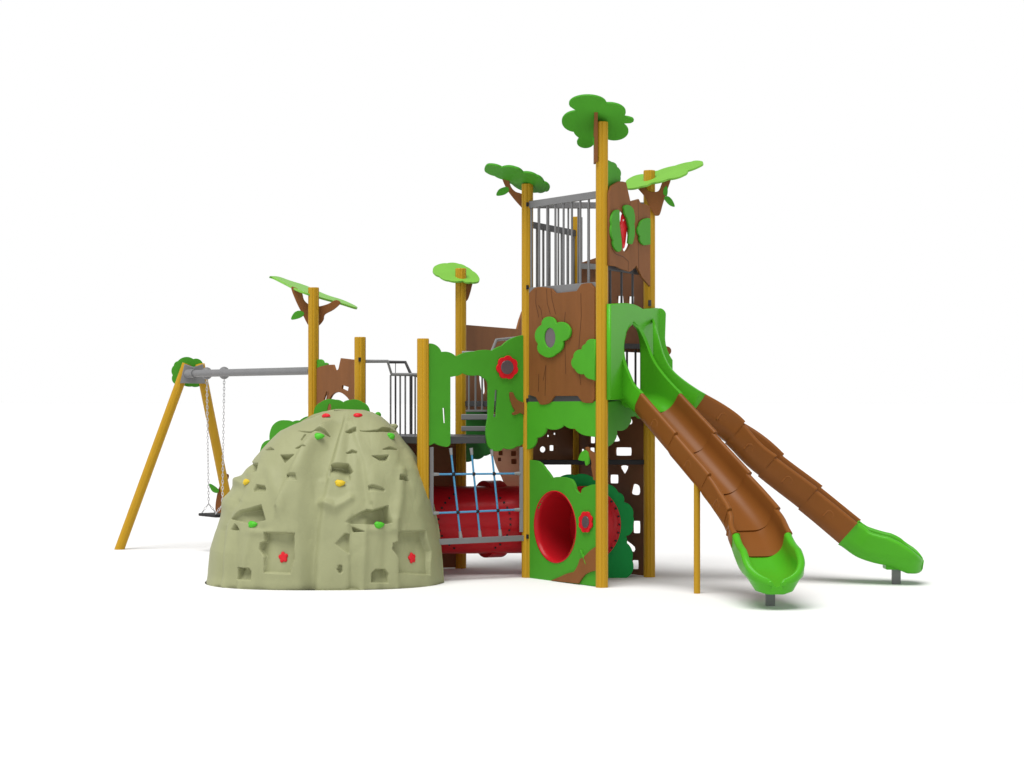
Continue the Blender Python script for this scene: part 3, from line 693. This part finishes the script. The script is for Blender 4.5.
# broad facets that meet in soft creases
def facets(n, rx, ry, slope, capd, seed):
    global D
    rg = np.random.RandomState(seed); f_ = np.full(U.shape, 1e9)
    for _ in range(n):
        sx_, sy_, th = rg.uniform(200,450), rg.uniform(415,590), rg.uniform(0,1.5); best = np.full(U.shape,-1e9)
        for j in range(5):
            an = th+2*math.pi*j/5; best = np.maximum(best, ((U-sx_)/rx)*math.cos(an)+((W_-sy_)/ry)*math.sin(an))
        f_ = np.minimum(f_, best)
    D -= slope*np.minimum(f_, capd)*front
facets(46, 13, 26, .011, 1.6, 11)
facets(70, 8, 13, .0035, 1.4, 5)
# toe and crown fade
D *= np.clip((W_-409)/7,0,1)
Pk = base+nrm*D[...,None]*np.array([1,1,1.0]); Pk[0,:,2] = 0; Pk[...,2] = np.maximum(Pk[...,2],0)
verts = Pk.reshape(-1,3)
crown = Pk[-1].mean(0)+np.array([0,0,.004])
idx = np.arange(NR*NA).reshape(NR,NA)
quads = np.stack([idx[:-1,:-1],idx[:-1,1:],idx[1:,1:],idx[1:,:-1]],-1).reshape(-1,4)
me = bpy.data.meshes.new('rock_shell')
tri = [(int(idx[-1,k]),int(idx[-1,k+1]),NR*NA) for k in range(NA-1)]+[(int(idx[-1,-1]),int(idx[-1,0]),NR*NA)]
bk = [(int(idx[i,-1]),int(idx[i,0]),int(idx[i+1,0]),int(idx[i+1,-1])) for i in range(NR-1)]
me.from_pydata(np.vstack([verts,crown]).tolist(), [], quads.tolist()+bk+tri); me.update()
bm = bmesh.new(); bm.from_mesh(me); bmesh.ops.recalc_face_normals(bm, faces=bm.faces); bm.to_mesh(me); bm.free()
me.polygons.foreach_set('use_smooth', [True]*len(me.polygons)); me.materials.append(M['rock'])
ro = bpy.data.objects.new('rock_shell', me); COL.objects.link(ro); parent(ro, RK)
def hold(px, py, r, m, kind, lab):
    m_ = np.hypot(U-px, W_-py); m_ = np.where((front>0)&(Yr<16.6), m_, 1e9); i = np.unravel_index(np.argmin(m_), m_.shape)
    c = V(Pk[i]); n = V(nrm[i]).normalized(); up = V((0,0,1)); x = up.cross(n).normalized(); y = n.cross(x)
    v=[];f=[]; NN=40; lev = [(1,-.01),(1,.2),(.86,.42),(.55,.55),(.3,.5)] if kind=='rose' else [(1,-.01),(.98,.3),(.75,.6),(.4,.75),(.15,.8)]
    for s,hh in lev:
        for k in range(NN):
            a=2*math.pi*k/NN
            if kind=='rose': rr_=.78+.34*abs(math.sin(2.5*a+.4)); ry=1.15
            else: rr_=1+.10*math.sin(3*a+1)+.05*math.sin(7*a); ry=.68
            v.append(c+x*rr_*s*r*math.cos(a)+y*rr_*s*r*ry*math.sin(a)+n*r*hh*.8)
    for i_ in range(len(lev)-1):
        for k in range(NN): f.append((i_*NN+k,i_*NN+(k+1)%NN,(i_+1)*NN+(k+1)%NN,(i_+1)*NN+k))
    f.append(tuple((len(lev)-1)*NN+k for k in range(NN)))
    o = obj('climbing_hold', v, f, M[m], RK, True, 60); o['label'] = lab
for a in ((281.5,557.5,.037,'hred','rose','red rose shaped hold in the left square hollow'),(416.5,557.5,.037,'hred','rose','red rose shaped hold in the right square hollow'),
          (251,524,.042,'hgreen','pad','green hold under the left overhang'),(379.5,525,.042,'hgreen','pad','green hold under the right overhang'),
          (318.3,436,.045,'hgreen','pad','green hold high on the left'),(391.5,436,.045,'hgreen','pad','green hold high on the right'),
          (340,482.5,.042,'hyellow','pad','yellow hold in the middle'),(244.5,481,.04,'hyellow','pad','yellow hold near the left edge'),
          (325.5,414,.04,'hred','pad','red hold left of the top'),(358,414,.038,'hred','pad','red hold right of the top')): hold(*a)

# ================================================================== SWING FRAME AND SWING
PP = V((-3.36,19.85,0)); bz = CH+.284
SF = thing('swing_set', (PP.x,PP.y,0), 'yellow legged swing frame with grey crossbar reaching to the climbing structure', 'swing frame')
bdir = (PH-PP).normalized(); side = V((-bdir.y,bdir.x,0))
f1 = V((-4.075,19.72,0)); f2 = V((-2.967,20.43,0))
top1 = V((PP.x,PP.y,1.93))-side*.0
t1 = hp(187,364,19.85); t2 = hp(200,364.5,19.9)
def leg(a, b):
    d = (b-a).normalized(); n = 40
    x = d.cross(V((0,1,0))).normalized(); y = x.cross(d)
    v=[]; f=[]; R=.05
    for i,c in enumerate((a,b)):
        for k in range(n):
            an=2*math.pi*k/n; r=R*(1-.05*max(0,math.cos(8*an))**3); q=c+x*r*math.cos(an)+y*r*math.sin(an)
            if i==0: q = q-d*(q.z/d.z)
            v.append(q)
    for k in range(n): f.append((k,(k+1)%n,n+(k+1)%n,n+k))
    f.append(tuple(n+k for k in range(n))); f.append(tuple(range(n))[::-1])
    return obj('leg', v, f, M['post'], SF, True, 30)
leg(f1,t1); leg(f2,t2)
board('joint_plate', (PP.x,PP.y-.06,0), (.15,-1,0), [[(184.5,364),(193.8,367),(203,364),(205.5,383.6),(180,383.2)]], .07, M['grey'], SF, .006)
board('flower_board', (PP.x,PP.y+.12,0), (.15,-1,0), [cloud(Z((5.12,100,260),(398,518,.32),(478,507,.38),(528,535,.25),(530,600,.2),(520,640,.2),(470,648,.15),(425,640,.2),(380,632,.3),(372,590,.3),(378,540,.3)))], .02, M['green'], SF)
BA = V((PP.x,PP.y-.1,bz)); BE = V((PH.x,PH.y,bz))-bdir*.05
MB().tube([BA,BE], .037, 24).build('crossbar', M['grey'], SF, True)
MB().tube([BA-bdir*.02,BA+bdir*.14], .046, 24).build('collar', M['grey'], SF, True, 40)
bp_ = (V((PP.x,PP.y,0)), V((-bdir.y,bdir.x,0)))
hang = []
for px in (206.8,224.2):
    c = hit(px,374,*bp_); c.z = bz; hang.append(c)
    MB().ell(c, .058,.058,.064,20,12).build('hanger', M['grey'], SF, True)
board('branch_board', (0,20.3,0), (0,-1,0), [smooth([(216,512),(217,495),(222,480),(226,474),(229,476),(226,486),(224,500),(226,512)],4)], .02, M['brown'], SF)
board('leaf', (0,20.28,0), (0,-1,0), [smooth([(209,484),(213,485),(219,490),(217,493),(212,491)],4)], .02, M['green'], SF)
# swing
mid = (hang[0]+hang[1])/2; zs = CH-(515-HY)*mid.y/F
SW = thing('swing', (mid.x,mid.y,0), 'flat black swing seat hanging on two silver chains behind the rock', 'swing')
perp = V((-bdir.y,bdir.x,0))
if perp.x < 0: perp = -perp
seatc = V((mid.x,mid.y,zs)); L_ = (hang[1]-hang[0]).length
sa_, sb_ = seatc-bdir*L_*.5, seatc+bdir*L_*.5
bevel(MB().bar(sa_, sb_, .20, .03).build('seat', M['black'], SW), .01)
def link_chain(a, b, w=.015, ln=.042, r=.0034):
    mb = MB(); d = (b-a); n = int(d.length/(ln*.74)); d = d/n; t = d.normalized()
    x = V((1,0,0)) if abs(t.x) < .8 else V((0,1,0)); x = (x-t*x.dot(t)).normalized(); y = t.cross(x)
    for i in range(n):
        c = a+d*(i+.5); s = (x if i%2 else y)
        pts = []
        for k in range(13):
            an = 2*math.pi*k/12; pts.append(c+s*w*.62*math.cos(an)+t*ln*.5*math.sin(an))
        mb.tube(pts, r, 6, cap=False)
    return mb
for hgr, se in ((hang[0],sa_+bdir*.04),(hang[1],sb_-bdir*.04)):
    j = V((se.x,se.y,zs+.11)); mb = link_chain(hgr-V((0,0,.05)), j)
    for sgn in (-1,1):
        c2 = link_chain(j, V((se.x,se.y,zs+.015))+perp*sgn*.08); mb.add(c2.v, c2.f)
    mb.build('chain', M['chain'], SW, True)

# ================================================================== LIGHT, CAMERA
w = bpy.data.worlds.new('World'); SC.world = w; w.use_nodes = True
nt_ = w.node_tree; bg = nt_.nodes['Background']; bg.inputs[1].default_value = 1.0
tc = nt_.nodes.new('ShaderNodeTexCoord'); sx = nt_.nodes.new('ShaderNodeSeparateXYZ'); rp = nt_.nodes.new('ShaderNodeValToRGB')
nt_.links.new(tc.outputs['Generated'], sx.inputs[0]); nt_.links.new(sx.outputs['Z'], rp.inputs[0]); nt_.links.new(rp.outputs[0], bg.inputs[0])
rp.color_ramp.elements[0].position = .30; rp.color_ramp.elements[0].color = (1,1,1,1)      # white studio sweep around, dimmer ceiling
rp.color_ramp.elements[1].position = .48; rp.color_ramp.elements[1].color = (.22,.22,.23,1)
def sun(name, e, ang, az, el, col=(1,1,1)):
    l = bpy.data.lights.new(name,'SUN'); l.energy = e; l.angle = math.radians(ang); l.color = col
    o = bpy.data.objects.new(name,l); COL.objects.link(o)
    d = V((math.sin(math.radians(az))*math.cos(math.radians(el)), math.cos(math.radians(az))*math.cos(math.radians(el)), math.sin(math.radians(el))))
    o.rotation_euler = d.to_track_quat('Z','Y').to_euler()
sun('key_light', 3.5, 42, 205, 70, (1,.99,.97))
cam = bpy.data.cameras.new('camera'); co = bpy.data.objects.new('camera', cam); COL.objects.link(co)
co.location = (0,0,CH); co.rotation_euler = (math.pi/2,0,0)
cam.sensor_width = 36; cam.sensor_fit = 'HORIZONTAL'; cam.lens = 36*F/1024; cam.shift_y = (HY-384)/1024; cam.clip_end = 3000
SC.camera = co
SC.view_settings.view_transform = 'Standard'; SC.view_settings.look = 'None'; SC.view_settings.exposure = 0; SC.view_settings.gamma = 1
SC.render.engine = 'CYCLES'
for o in list(bpy.data.objects):
    if '_origin' in o: del o['_origin']
